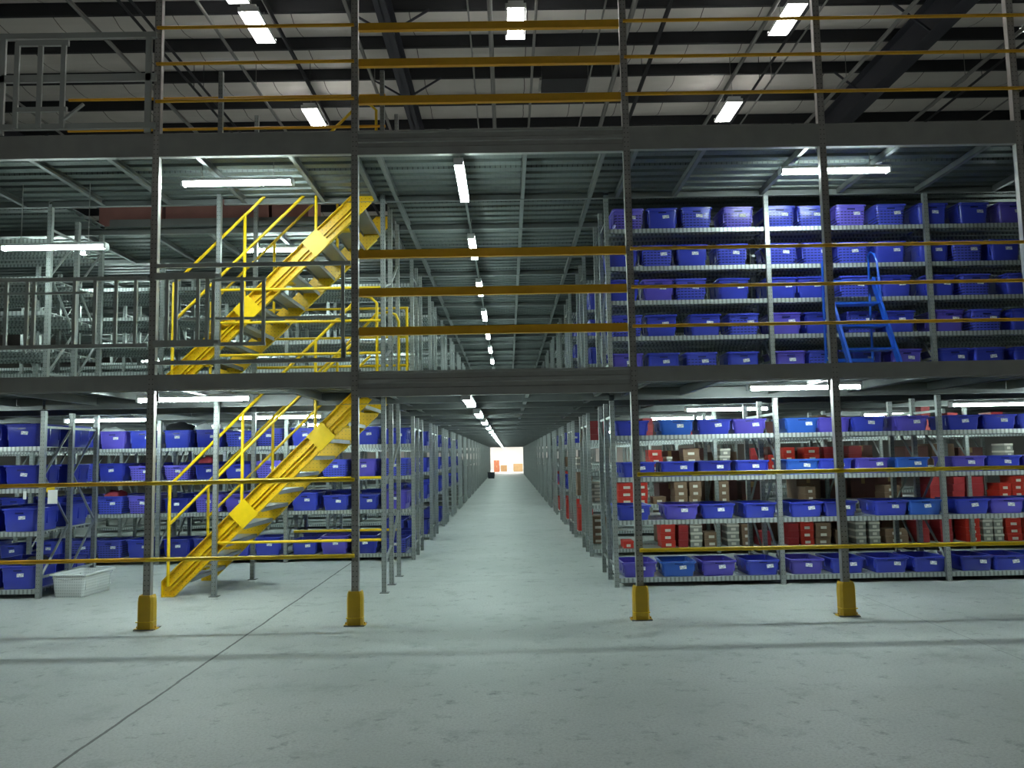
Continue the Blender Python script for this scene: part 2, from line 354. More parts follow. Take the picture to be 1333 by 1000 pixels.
for lv in (0, 1):
    zt = TOP[lv]; nm = ('lower', 'upper')[lv]
    dk = thing('mezzanine_deck', '%s mezzanine deck of grey steel planks on joists and beams' % nm, 'mezzanine deck', (0, 0, zt), group='mezzanine decks')
    sx0, sx1 = STAIRX[lv]
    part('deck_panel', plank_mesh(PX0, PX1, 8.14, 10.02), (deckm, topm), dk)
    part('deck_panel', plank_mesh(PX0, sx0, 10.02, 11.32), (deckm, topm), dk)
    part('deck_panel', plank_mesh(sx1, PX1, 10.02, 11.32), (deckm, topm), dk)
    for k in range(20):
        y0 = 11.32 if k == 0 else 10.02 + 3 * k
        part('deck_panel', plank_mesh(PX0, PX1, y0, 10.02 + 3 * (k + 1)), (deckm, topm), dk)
    part('deck_panel', plank_mesh(PX0, PX1, 70.02, 71.3), (deckm, topm), dk)
    # front edge beams, one per bay, hung between the posts
    for a, b_ in zip(POSTX, POSTX[1:]):
        eb = MB()
        if a == -1.54:
            prof = [(0, .0), (0, -.02), (.012, -.03), (.012, -.075), (0, -.085), (0, -.12), (.012, -.13), (.012, -.17), (0, -.18), (0, -.26), (.06, -.26), (.06, .0)]
        else:
            prof = [(0, .0), (0, -.155), (.05, -.155), (.05, -.165), (.06, -.165), (.06, .0)]
            if lv == 1: prof = [(0, .0), (0, -.245), (.06, -.245), (.06, .0)]
        eb.extrude_x([(YP - .035 + u, w) for u, w in prof], a + .035, b_ - .035)
        part('edge_beam', eb, edgem, dk)
    jb = MB().box(-.004, .004, 0, 1, -.16, 0).box(-.004, .05, 0, 1, -.16, -.152)
    jm = MB(); jm.extrude_x([(0, 0), (0, -.005), (1, -.005), (1, 0)], 0, .01)
    def joist(x, y0, y1):
        zj = (-.166, -.134)[lv]; b = MB(); b.box(-.025, .025, y0, y1, zj, zj + .008); b.box(-.025, -.02, y0, y1, zj, -.061); b.box(-.025, .025, y0, y1, -.068, -.061)
        part('joist', b, joistm, dk, (x, 0, 0))
    for x in XJ: joist(x, 8.13, 9.97)
    for k in range(3):
        for x in XJ:
            if k == 0 and False: continue
            joist(x, 11.36 + 3 * k, 12.97 + 3 * k)
    for x in (-1.36, .24, 1.1):
        joist(x, 10.04, 11.27); joist(x, 20.4, 70)
        for k in range(3): joist(x, 13.03 + 3 * k, 14.27 + 3 * k)
    for k, yr in enumerate(ROWY):
        for j, yv in enumerate((yr, yr + 1.3)):
            if k == 20 and j: continue
            def cross(x0, x1):
                zb = (-.21, -.14)[lv]; b = MB().box(x0, x1, yv - .02, yv - .014, zb + .008, -.061).box(x0, x1, yv - .02, yv + .02, -.07, -.061); b.cur = 1; b.box(x0, x1, yv - .025, yv + .025, zb, zb + .008)
                part('cross_beam', b, (beamm, joistm), dk)
            if k == 0 and j == 0: cross(PX0, -5.80); cross(-5.76, -3.63); cross(-3.57, -1.57); cross(-1.51, 1.28); cross(1.34, PX1)
            elif k == 0 and j == 1: cross(PX0, -1.57); cross(-1.51, PX1)
            else: cross(PX0, PX1)
    # raised kerb plates around the stair opening
    b = MB().box(sx0 + .06, sx1 - .04, 10.03, 10.035, 0, .1).box(sx0 + .06, sx1 - .04, 11.325, 11.33, 0, .1)
    tag(part('toe_board', b, beamm, None, (0, 0, zt)), 'low grey toe board along the stair opening edges, %s deck' % nm, 'toe board')

# front posts (open C section) with amber foot guards
def c_post(h, w=.07, d=.07):
    b = MB(); t = .004
    b.box(-w / 2, w / 2, -d / 2, -d / 2 + t, 0, h); b.box(-w / 2, -w / 2 + t, -d / 2, d / 2, 0, h); b.box(w / 2 - t, w / 2, -d / 2, d / 2, 0, h)
    b.box(-w / 2, -w / 4, d / 2 - t, d / 2, 0, h); b.box(w / 4, w / 2, d / 2 - t, d / 2, 0, h)
    return b
pd = {-9.8: 'outermost steel post off to the far left, beyond the frame', -7.72: 'steel front post beyond the left frame edge, second from it', -5.66: 'steel front post just beyond the left edge of the frame',
      -3.6: 'tall grey steel post with amber foot guard, leftmost, beside the stair foot', -1.54: 'tall grey steel post with amber foot guard, at the left side of the aisle',
      1.29: 'tall grey steel post with amber foot guard, at the right side of the aisle', 3.34: 'tall grey steel post with amber foot guard, rightmost one with its foot visible',
      5.40: 'tall grey steel post at the right frame edge, foot outside the picture', 7.45: 'grey steel post beyond the right edge of the frame', 9.5: 'outermost steel post off to the far right'}
for x in POSTX:
    if x in (-9.8, 9.5): pass
    t = thing('mezzanine_post', pd[x], 'post', (x, YP, 0), group='front posts of the mezzanine')
    part('post_shaft', c_post(7.4), postm, t)
    part('base_plate', MB().box(-.1, .1, -.09, .09, 0, .008), beamm, t)
    for zt in TOP: part('beam_bracket', MB().box(-.05, .05, .036, .044, zt - .27, zt + .03), beamm, t)
    g = MB(); ga = []
    for hh, s in ((0, 1.04), (.07, 1.0), (.26, 1.0), (.31, .93), (.335, .8)):
        ga.append([(px * s, py, hh) for px, py in ((-.078, .03), (-.078, -.045), (-.06, -.075), (.06, -.075), (.078, -.045), (.078, .03), (.07, .03), (.07, -.04), (.055, -.066), (-.055, -.066), (-.07, -.04), (-.07, .03))])
    g.ring(ga)
    gd = part('post_guard', g, guardm, t, smooth=False)
    b = MB().box(-.105, -.075, -.06, .03, 0, .012).box(.075, .105, -.06, .03, 0, .012).tube([(-.092, -.02, 0), (-.092, -.02, .03)], .008, 6).tube([(.092, -.02, 0), (.092, -.02, .03)], .008, 6)
    part('anchor_foot', b, guardm, gd)
    part('retaining_band', MB().box(-.081, .081, -.080, .032, .075, .082), yellow, gd)

# ------------------------------------------------------------------ guard rails
def guard_rail(x0, x1, y, zs, label, thick=.02, flat=0, m=yellow, posts=()):
    t = thing('guard_rail', label, 'guard rail', ((x0 + x1) / 2, y, 0), group='guard rails')
    h = (x1 - x0) / 2
    for z in zs:
        b = MB()
        if flat: b.box(-h, h, -.02, .02, z - flat / 2, z + flat / 2); b.box(-h, h, -.03, -.02, z - flat / 2, z - flat / 2 + .012)
        else: b.tube([(-h, 0, z), (h, 0, z)], thick, 10)
        part('rail', b, m, t, smooth=not flat)
    for px in posts: part('rail_post', MB().tube([(px, 0, zs[0] - .42), (px, 0, zs[-1])], .02, 8), m, t)
    return t
YR = YP - .062
Z0 = (.68, 1.43); Z1 = (2.93, 3.335, 3.735); Z2 = (5.38, 5.785, 6.18)
bay = lambda i: (POSTX[i], POSTX[i + 1])
names = {2: 'far left bay', 3: 'bay before the staircase', 5: 'first bay right of the aisle', 6: 'second bay right of the aisle', 7: 'third bay right of the aisle', 0: 'outer left bay', 1: 'second outer left bay', 8: 'outer right bay'}
for i in (1, 2, 3, 5, 6, 7, 8):
    a, b_ = bay(i)
    guard_rail(a, b_, YR, Z0, 'pair of yellow tube guard rails near the floor, %s' % names[i], m=amber if i < 3 else yellow)  # left bays take amber, their backlit darkness put into the colour
for i in (5, 6, 7, 8):
    a, b_ = bay(i)
    guard_rail(a, b_, YR, Z1, 'three thin amber guard rails on the lower deck edge, %s' % names[i], m=amber, thick=.018)
    guard_rail(a, b_, YR, Z2, 'three thin amber guard rails on the upper deck edge, %s' % names[i], m=amber, thick=.018)
a, b_ = bay(4)
guard_rail(a + .04, b_ - .04, YP, Z1, 'three broad flat amber guard bars across the aisle opening, lower deck', flat=.085, m=amber)
guard_rail(a + .04, b_ - .04, YP, Z2, 'three broad flat amber guard bars across the aisle opening, upper deck', flat=.085, m=amber)
guard_rail(*bay(3), YR, Z2, 'three thin amber guard rails on the upper deck edge before the staircase', m=amber, thick=.018)
guard_rail(-3.57, -1.57, 9.93, (.64, 1.40), 'pair of yellow guard rails near the floor, stair side close to aisle', thick=.018)
guard_rail(-3.0, -1.57, 11.28, (.64,), 'single yellow guard rail near the floor behind the staircase', thick=.018)
guard_rail(-3.58, -1.57, 9.93, (2.95, 3.36, 3.78), 'three yellow guard rails at front of stair opening, lower deck', thick=.018)
guard_rail(-3.58, -1.40, 11.36, (2.95, 3.36, 3.78), 'three yellow guard rails at back of stair opening, lower deck', thick=.018, posts=(1.07,))
guard_rail(-5.56, -1.5, 9.93, (5.46, 5.88, 6.29), 'three amber guard rails at front of stair opening, upper deck', thick=.018, m=amber)

# ------------------------------------------------------------------ grey baluster railing and sliding gates at left
def baluster_frame(label, x0, x1, z0, z1, bx, y=YR, hbars=(), thick=.04, bt=.032, cat='railing', nm='baluster_railing'):
    t = thing(nm, label, cat, (x0, y, z0), group='grey steel railings and gates')
    w, h = x1 - x0, z1 - z0
    part('top_rail', MB().box(0, w, -.018, .018, h - thick, h), railgrey, t)
    part('bottom_rail', MB().box(0, w, -.018, .018, 0, thick), railgrey, t)
    me = MB().box(-bt / 2, bt / 2, -.014, .014, thick, h - thick).mesh('baluster', railgrey)
    for x in bx: link('baluster', me, t, (x - x0, 0, 0))
    for z, a, b in hbars: part('middle_rail', MB().box(a - x0, b - x0, -.012, .012, z - z0 - .012, z - z0 + .012), railgrey, t)
    return t
BR = baluster_frame('grey steel baluster railing on the lower deck, far left', -7.6, -3.64, 2.80, 3.53, [-7.2, -6.78, -6.36, -5.94, -5.5, -5.30, -5.07, -4.86, -4.79, -4.38, -4.17, -3.96, -3.76], hbars=((3.37, -5.4, -4.25),))
t = baluster_frame('grey sliding gate with rounded thick rails, lower deck beside left post', -3.55, -2.93, 2.79, 3.55, [-3.42, -3.33, -3.11], y=YR - .045, thick=.07, cat='gate', nm='sliding_gate')
part('rail_end_cap', MB().tube([(.615, 0, .725), (.66, 0, .725)], .034, 10), railgrey, t)
part('rail_end_cap', MB().tube([(.615, 0, .035), (.66, 0, .035)], .034, 10), railgrey, t)
part('gate_stile', MB().box(.52, .55, -.02, .02, .07, .69), railgrey, t)
t = baluster_frame('inner grey gate leaf with thin bars, lower deck before the stairs', -2.99, -2.44, 2.80, 3.50, [-2.97, -2.68, -2.46], y=YR + .0, thick=.035, cat='gate', nm='gate_leaf')
t = baluster_frame('large grey gate frame spanning the bay before the staircase, lower deck', -3.56, -1.58, 2.62, 3.66, [-1.66], y=YR + .03 + .0, hbars=((3.085, -3.3, -1.62),), thick=.04, cat='gate', nm='barrier_gate')
part('latch_bar', MB().box(1.9, 1.93, -.014, .014, .0, .2), railgrey, t)
part('chain_hook', MB().tube([(-.05, 0, 0), (-.02, 0, -.05), (.01, 0, 0)], .008, 5), railgrey, BR, (2.77, -.01, .005))
part('chain_hook', MB().tube([(.05, 0, 0), (.08, 0, -.05), (.11, 0, 0)], .008, 5), railgrey, BR, (2.77, -.01, .005))
# upper deck copies
t = thing('barrier_gate', 'large grey gate frame on the upper deck, top left of the view', 'gate', (-7.6, YR, 5.04), group='grey steel railings and gates')
part('top_rail', MB().box(0, 4.0, -.02, .02, 1.03, 1.09), railgrey, t)
part('middle_rail', MB().box(0, 4.0, -.015, .015, .56, .64), railgrey, t)
part('bottom_rail', MB().box(0, 4.0, -.02, .02, .05, .11), railgrey, t)
for x in (-5.20, -3.68, -6.6): part('stile', MB().box(x + 7.6 - .03, x + 7.6 + .03, -.015, .015, .0, 1.03), railgrey, t)
t = thing('sliding_gate', 'small grey barred gate leaf on the upper deck, top left of the view', 'gate', (-5.04, YR - .05, 5.04), group='grey steel railings and gates')
part('top_rail', MB().box(0, .55, -.015, .015, .93, .99), railgrey, t)
part('bottom_rail', MB().box(0, .55, -.015, .015, .22, .27), railgrey, t)
for x in (.02, .26, .50): part('stile', MB().box(x - .025, x + .025, -.012, .012, .05, .96), railgrey, t)
part('brace', MB().bar((.5, 0, .12), (.72, 0, .3), .02, .03, (0, 1, 0)), railgrey, t)

# ------------------------------------------------------------------ stairs
SX0, SS, SZ = -4.24, .98, .19       # top edge of a stringer: z = SZ + SS (x - SX0)
def stair(lv):
    z0 = TOP[0] * lv
    t = thing('staircase', ('lower', 'upper')[lv] + ' yellow steel staircase with grey treads ' + ('rising from the ground floor', 'rising from the lower deck')[lv], 'staircase', (SX0, 0, z0), group='yellow staircases')
    ang = math.atan(SS); ca = math.cos(ang); xe = 2.42; dv = .235 / ca
    for yv, nrm in ((9.98, -1), (11.2, 1)):
        b = MB()
        def prof(off):   # outline of the web in xz, clipped flat at floor and at top
            return
        zt = lambda x: SZ + SS * x
        # web
        w = [(0, .0), (0, zt(0)), (xe, zt(xe)), (xe + .16, zt(xe)), (xe + .16, zt(xe) - .16), (xe, zt(xe) - dv), ((dv - SZ) / SS, 0)]
        b.ring([[(x, yv - .004, z) for x, z in w], [(x, yv + .004, z) for x, z in w]])
        st = part('stringer', b, perfyellow, t)
        # flanges on the outside
        f = MB(); o0 = yv - .06 if nrm < 0 else yv
        def strip(pts):
            for p, q in zip(pts, pts[1:]):
                d = Vector((q[0] - p[0], 0, q[1] - p[1])).normalized()
                f.bar((p[0], o0 + .025, p[1]), (q[0], o0 + .025, q[1]), .05, .008, (0, 1, 0)) if False else f.ring([[(c[0] - d.z * e, y_, c[1] + d.x * e) for e, y_ in ((0, o0), (0, o0 + .06), (.008, o0 + .06), (.008, o0))] for c in (p, q)])
        strip([(0, 0), (0, zt(0))]); strip([(0, zt(0)), (xe, zt(xe))]); strip([((dv - SZ) / SS, 0), (xe, zt(xe) - dv)]); strip([(0, .0), ((dv - SZ) / SS, 0)])
        part('stringer_flange', f, yellow, st)
        r = MB()
        for k in (.42, .60):      # pressed ribs along the web
            r.bar((.08, yv + nrm * .018, zt(.08) - dv * k), (xe - .05, yv + nrm * .018, zt(xe - .05) - dv * k), .03, .018, (0, 0, 1))
        part('pressed_rib', r, yellow, st)
        for px in ((.98, 1.93) if lv == 0 else (1.0, 1.86)):
            M = Matrix.Translation((px, yv + nrm * .055, zt(px) - dv / 2)) @ Matrix.Rotation(-ang, 4, 'Y')
            part('splice_plate', MB().box(-.13, .13, -.006, .006, -.125, .13, M), yellow, st)
        # handrail
        yh = yv + nrm * .03
        for hgt, nmv in ((1.12, 'handrail'), (.62, 'middle_handrail')):
            xs = 0.06
            pts = [(xs, yh, zt(xs) + hgt), (xe - .1, yh, zt(xe - .1) + hgt)]
            if hgt > 1: pts = [(xs, yh, 1.35)] + pts[1:] + [(xe - .02, yh, zt(xe) + hgt + .0), (xe + .16, yh, zt(xe) + hgt + .02), (xe + .26, yh, zt(xe) + hgt - .02), (xe + .3, yh, zt(xe) + hgt - .12), (xe + .3, yh, zt(xe) - .1)]
            if hgt > 1 and nrm < 0: pts = pts[:-4] + [(xe, yh, zt(xe) + hgt), (xe + .12, yh, zt(xe) + hgt - .02), (xe + .2, yh, zt(xe) + hgt - .10), (xe + .2, yh, zt(xe) - .02)]
            part(nmv, MB().tube(pts, .019, 9), yellow, t, smooth=True)
        for px in (.06, .95, 1.85): part('handrail_post', MB().tube([(px, yh, zt(px) - .12), (px, yh, zt(px) + 1.12)], .019, 9), yellow, t, smooth=True)
    n = 11
    for i in range(1, n + 1):
        z = 2.52 / (n + 1) * i; x = (z - SZ + dv * .52) / SS
        b = MB(); b.box(x - .11, x + .13, 9.986, 11.194, z - .004, z); b.box(x - .11, x - .106, 9.986, 11.194, z - .04, z); b.box(x + .126, x + .13, 9.986, 11.194, z - .05, z)
        part('tread', b, treadm, t)
    for px in (.45, 1.5, 2.2): part('tie_plate', MB().box(px - .06, px + .06, 9.99, 10.1, zt(px) - dv + .005, zt(px) - dv + .03), yellow, t)
    return t
stair(0); stair(1)

# free-standing stair well posts
def rpost(w=.055, d=.055, h=2.27):
    b = MB(); t = .003
    b.box(-w / 2, w / 2, -d / 2, -d / 2 + t, 0, h).box(-w / 2, -w / 2 + t, -d / 2, d / 2, 0, h).box(w / 2 - t, w / 2, -d / 2, d / 2, 0, h)
    return b
def base(): return MB().box(-.05, .06, -.05, .05, 0, .006)
for x, y, lb in ((-3.6, 9.98 - .075, 'pale galvanised upright standing in front of the lower stringer of the stairs'), (-3.56, 11.24, 'galvanised upright behind the staircase, left one'),
                 (-1.54, 9.94, 'galvanised upright at aisle corner, front one of three beside the stairs'), (-1.54, 10.56, 'galvanised upright beside the stairs, middle one of three at the aisle'), (-1.54, 11.27, 'galvanised upright beside the stairs, rear one of three at the aisle')):
    t = thing('support_post', lb, 'post', (x, y, 0), group='uprights around the stair well')
    part('post_shaft', rpost(h=6.62 if y != 10.56 else 5.04), punched, t); part('base_plate', base(), beamm, t)
    if y == 9.94:
        b = MB()
        for z in (.35, 1.3, 2.9, 3.8): b.bar((.0, .05, z), (0, .58, z + .15), .02, .03, (1, 0, 0)); b.bar((.0, .62, z + .15), (0, 1.28, z + .55), .02, .03, (1, 0, 0))
        part('diagonal_brace', b, galv, t)

# ------------------------------------------------------------------ shelving racks
BAY = 2.05; DEP = 1.3
ume = [rpost(h=h).mesh('upright', punched) for h in (2.30, 2.38)]
plate_me = base().mesh('base_plate', beamm)
def shelf_mesh():
    b = MB(); w = BAY - .06; d = .60
    b.box(0, w, 0, .004, -.05, 0); b.box(0, w, 0, .03, -.055, -.05); b.box(0, w, d - .004, d, -.05, 0)
    n = 9; pw = w / n
    for i in range(n): b.box(i * pw + .003, (i + 1) * pw - .003, .004, d - .004, -.012, -.002)
    for e in (.18, .40): b.box(.0, w, e, e + .03, -.045, -.013)
    return b.mesh('shelf', slotted)
shelf_me = shelf_mesh()
def brace_mesh():
    b = MB()
    for z in (.25, 2.1): b.bar((0, .03, z), (0, DEP - .03, z), .012, .03, (1, 0, 0)) if False else b.box(-.006, .006, .03, DEP - .03, z - .015, z + .015)
    zs = [.25, .85, 1.5, 2.1]; ys = [.03, .65, .03, .65]
    for (za, zb) in zip(zs, zs[1:]):
        s = .03 if zs.index(za) % 2 == 0 else .62
        e = .62 if s == .03 else .03
        b.bar((0, s, za), (0, e, zb), .012, .028, (1, 0, 0)); b.bar((0, s + .65, za), (0, e + .65, zb), .012, .028, (1, 0, 0))
    return b.mesh('diagonal_brace', galv)
brace_me = brace_mesh()
LS = {0: (.11, .81, 1.34, 1.86), 1: (.10, .59, 1.05, 1.49, 1.98)}
def rack(side, k, lv, nb, label, start=None, simple=False):
    x0 = start if start is not None else (1.31 if side > 0 else -1.54)
    z = 0 if lv == 0 else TOP[0]; y = ROWY[k]
    if simple:
        b = MB()
        for i in range(nb + 1):
            for dy in (0, .64, 1.28): b.box(side * i * BAY - .0275, side * i * BAY + .0275, dy - .0275, dy + .0275, 0, (2.30, 2.38)[lv])
            b.box(side * i * BAY - .006, side * i * BAY + .006, .03, 1.25, .3, .34); b.bar((side * i * BAY, .03, .4), (side * i * BAY, 1.25, 1.6), .012, .03, (1, 0, 0))
        for i in range(nb):
            for zz in LS[lv]:
                a = i * BAY + .03; c = a + BAY - .06
                b.box(min(side * a, side * c), max(side * a, side * c), 0, 1.26, zz - .05, zz)
        return tag(part('shelving_rack', b, galv, None, (x0, y, z)), label, 'shelving rack', 'shelving racks')
    t = thing('shelving_rack', label, 'shelving rack', (x0, y, z), group='shelving racks')
    for i in range(nb + 1):
        for dy in (0, .64, 1.28):
            link('upright', ume[lv], t, (side * i * BAY, dy, 0))
        link('diagonal_brace', brace_me, t, (side * i * BAY, 0, 0))
    for i in range(nb):
        xx = side * i * BAY + .03 if side > 0 else -(i + 1) * BAY + .03
        for zz in LS[lv]:
            link('shelf', shelf_me, t, (xx, -.0, zz)); link('shelf', shelf_me, t, (xx, .66, zz))
    return t
FLOOR = ('on the ground floor', 'on the lower deck')
for lv in (0, 1):
    rack(1, 0, lv, 4, 'steel shelving rack nearest the camera right of the aisle, ' + FLOOR[lv])
    rack(-1, 0, lv, 2, 'steel shelving rack at far left edge, nearest row, ' + FLOOR[lv], start=-5.78)
    for side, sn in ((1, 'right'), (-1, 'left')):
        for k in range(1, 21):
            if k == 20: continue
            nb = {1: 4, 2: 4, 3: 3}.get(k, 1)
            if side < 0: nb = {1: 5, 2: 5, 3: 4, 4: 4, 5: 3}.get(k, 1)
            rack(side, k, lv, nb, 'steel shelving rack %s of the aisle, %s row back, %s' % (sn, ORD[k + 1], FLOOR[lv]), simple=(k >= 5))

# ------------------------------------------------------------------ storage bins
def bin_mesh(w, d, h, mats, wall=.006):
    def outline(hw, hd, z, r=.035, n=3):
        pts = []
        for cx, cy, a0 in ((hw - r, hd - r, 0), (-hw + r, hd - r, 90), (-hw + r, -hd + r, 180), (hw - r, -hd + r, 270)):
            for i in range(n + 1):
                a = math.radians(a0 + 90 * i / n); pts.append((cx + r * math.cos(a), cy + r * math.sin(a), z))
        return pts
    b = MB(); w2, d2 = w / 2, d / 2; s = .86
    o = lambda f, z, g=0: outline(w2 * f + g, d2 * (1 - (1 - f) * .6) + g, z)
    rings = [o(s, 0, 0), o(s + .012, .006, .002), o(.965, h * .80), o(.965, h * .80, .006), o(.972, h * .86, .006), o(.972, h * .86), o(.985, h - .022), o(.985, h - .022, .014), o(.99, h - .004, .016), o(.99, h, .013), o(.985, h, -wall), o(s, .012, -wall)]
    b.ring(rings)
    # handle recesses: dark grips proud of the front and back, recess shade put into the colour
    for sg in (-1, 1):
        y = sg * d2 * .985
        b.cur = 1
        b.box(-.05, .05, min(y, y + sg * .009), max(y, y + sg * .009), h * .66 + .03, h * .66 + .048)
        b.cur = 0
    # upright stiffening ribs on the short sides
    for sg in (-1, 1):
        for yy in (-.4, 0, .4):
            b.box(sg * w2 * .93 - .01, sg * w2 * .93 + .012, yy * d - .008, yy * d + .008, h * .3, h * .8)
    me = b.mesh('storage_bin', *mats); b.smooth(me); me.set_sharp_from_angle(angle=math.radians(35)); return me
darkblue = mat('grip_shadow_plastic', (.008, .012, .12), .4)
BM = {}
for shp, (w, d, h) in {'low': (.415, .52, .185), 'tall': (.385, .50, .275), 'wide': (.42, .52, .285), 'mid': (.40, .52, .235)}.items():
    for c in ('blue', 'navy', 'violet', 'azure'):
        for lat in (0, 1):
            m_ = plastic[c + ('_lattice' if lat else '')]
            BM[shp, c, lat] = (bin_mesh(w, d, h, (m_, darkblue)), w, d, h)
tag_me = MB().box(-.042, .042, -.0015, .0015, -.021, .021).mesh('label_tag', tagm)
NB = 0
def put_bin(shape, colr, lat, x, yfront, z, label, group, tagx=.06, rz=0., facing=-1):
    global NB
    me, w, d, h = BM[shape, colr, lat]
    y = yfront + d / 2 if facing < 0 else yfront - d / 2
    o = link('storage_bin', me, None, (x, y, z), rz); tag(o, label, 'storage bin', group); NB += 1
    tg = link('label_tag', tag_me, o, (tagx, facing * (d / 2 * .965 + .004), h * .60))
    tg.rotation_euler = (math.radians(-8 * -facing), R.uniform(-.12, .12), 0)
    return o
SHN = {0: ('bottom shelf', 'second shelf up', 'third shelf up', 'top shelf'), 1: ('bottom shelf', 'second shelf up', 'middle shelf', 'fourth shelf up', 'top shelf')}
COLN = {'blue': 'blue', 'navy': 'dark blue', 'violet': 'violet-blue', 'azure': 'light blue'}
def fill(lists, rackY, zbase, lv, shape, colf, grp, where, latf, Yf, jit=True):
    for li, xs in lists.items():
        cnt = {}
        for (a, b) in xs:
            X = PX((a + b) / 2, Yf)
            bay_ = where[1](X); cnt[bay_] = cnt.get(bay_, 0) + 1
            cl = colf(li, X)
            lb = '%s bin, %s from left in %s bay, %s, %s' % (COLN[cl], ORD[cnt[bay_]], ORD[bay_], SHN[lv][li], where[0])
            lat = latf(li, X)
            put_bin(shape(li, X) if callable(shape) else shape, cl, lat, X, rackY + .015 + R.uniform(0, .03), zbase + LS[lv][li] + .001, lb, grp, R.uniform(.02, .09), R.uniform(-.03, .03) if jit else 0)
bayR = lambda X: int((X - 1.31) // BAY) + 1
# lower right rack, front row
LR = {3: [(804, 844), (862, 905), (915, 950), (957, 1001), (1027, 1068), (1072, 1108), (1114, 1157), (1170, 1213), (1240, 1281), (1288, 1330), (1334, 1374), (1382, 1424)],
      2: [(810, 852), (862, 904), (908, 952), (958, 1002), (1025, 1066), (1069, 1110), (1116, 1158), (1168, 1212), (1243, 1285), (1289, 1331), (1336, 1378), (1384, 1426)],
      1: [(803, 842), (864, 907), (912, 955), (965, 1008), (1026, 1069), (1072, 1113), (1138, 1180), (1182, 1224), (1245, 1286), (1289, 1331), (1336, 1378)],
      0: [(807, 849), (858, 901), (909, 952), (966, 1009), (1025, 1065), (1077, 1120), (1131, 1176), (1183, 1225), (1246, 1285), (1289, 1330), (1334, 1374)]}
CR = {(0, 0): 'violet', (0, 1): 'blue', (0, 2): 'violet', (0, 3): 'azure'}
def colLR(li, X):
    i = int((X - 1.31) / .5); return ['violet', 'azure', 'violet', 'blue', 'violet', 'blue', 'blue', 'blue', 'navy', 'blue', 'azure', 'blue', 'blue', 'blue'][(i + li * 3) % 12 if li else i % 14]
fill(LR, 10., 0, 0, 'low', colLR, 'low bins on the lower right rack', ('lower right rack', bayR), lambda li, X: 0, 9.98)
# upper right rack
UR = {4: [(808, 848), (856, 893), (901, 938), (957, 995), (1011, 1050), (1058, 1096), (1107, 1146), (1161, 1200), (1218, 1255), (1273, 1311), (1328, 1366)],
      3: [(800, 838), (846, 884), (893, 931), (946, 986), (1012, 1052), (1060, 1100), (1108, 1148), (1158, 1198), (1218, 1256), (1263, 1302), (1312, 1351)],
      2: [(798, 838), (846, 885), (889, 929), (946, 986), (1010, 1049), (1053, 1091), (1108, 1147), (1162, 1203), (1223, 1262), (1269, 1308), (1330, 1369)],
      1: [(800, 843), (848, 889), (906, 948), (957, 999), (1012, 1054), (1058, 1099), (1114, 1155), (1163, 1206), (1229, 1270), (1279, 1322), (1334, 1374)],
      0: [(800, 843), (849, 890), (898, 940), (953, 997), (1015, 1058), (1062, 1100), (1117, 1160), (1169, 1212), (1233, 1275), (1281, 1322), (1334, 1374)]}
fill(UR, 10., TOP[0], 1, 'tall', lambda li, X: 'violet' if (int(X * 7) + li) % 5 == 0 else 'blue', 'tall bins on the upper right rack', ('upper right rack', bayR),
     lambda li, X: 1 if (li >= 3 and 2.9 < X < 4.6) or (int(X * 13) + li * 5) % 4 == 0 else 0, 9.98)

# lower left rack row behind the stairs (second row), X -1.54 .. -9.7
def left_row(k, lv, nb, half, shape, lst, grp, wh, prob=1., b0=0):
    y = ROWY[k]
    for bi in range(b0, nb):
        xr = -1.54 - bi * BAY
        for li in lst:
            n = 4; c = 0
            for q in range(n):
                if R.random() > prob: continue
                c += 1
                X = xr - BAY + .28 + q * .49 + R.uniform(-.015, .015)
                cl = R.choice(['blue', 'blue', 'violet', 'navy', 'blue'])
                lb = '%s bin, %s from left, %s bay, %s, %s' % (COLN[cl], ORD[c], ORD[bi + 1], SHN[lv][li], wh)
                put_bin(R.choice(shape), cl, 1 if R.random() < .35 else 0, X, (y + .015 + R.uniform(0, .03)) if half == 0 else y + 1.29, (0 if lv == 0 else TOP[0]) + LS[lv][li] + .001,
                        lb, grp, R.uniform(.0, .09), R.uniform(-.04, .04), -1 if half == 0 else 1)
left_row(1, 0, 4, 0, ['wide', 'wide', 'mid'], (0, 1, 2, 3), 'bins behind the staircase', 'rack behind stairs')
left_row(1, 0, 1, 1, ['wide'], (0, 1, 2, 3), 'bins on the back of the rack behind the staircase', 'rear of rack behind stairs')
left_row(1, 0, 3, 1, ['wide'], (1, 2, 3), 'bins on the back of the rack behind the staircase', 'rear of rack behind stairs', b0=1)
# far-left front rack
for li in range(4):
    for half in (0, 1):
        for q in range(4 if half == 0 else 2):
            X = -5.78 - .28 - q * .49
            cl = R.choice(['blue', 'navy', 'blue', 'blue'])
            lb = '%s bin, %s from rack end, %s side, %s, far-left front rack' % (COLN[cl], ORD[q + 1], ('front', 'rear')[half], SHN[0][li])
            put_bin('wide', cl, 0, X, 10.02 if half == 0 else 11.27, LS[0][li] + .001, lb, 'bins on the far-left front rack', .03, R.uniform(-.03, .03), -1 if half == 0 else 1)
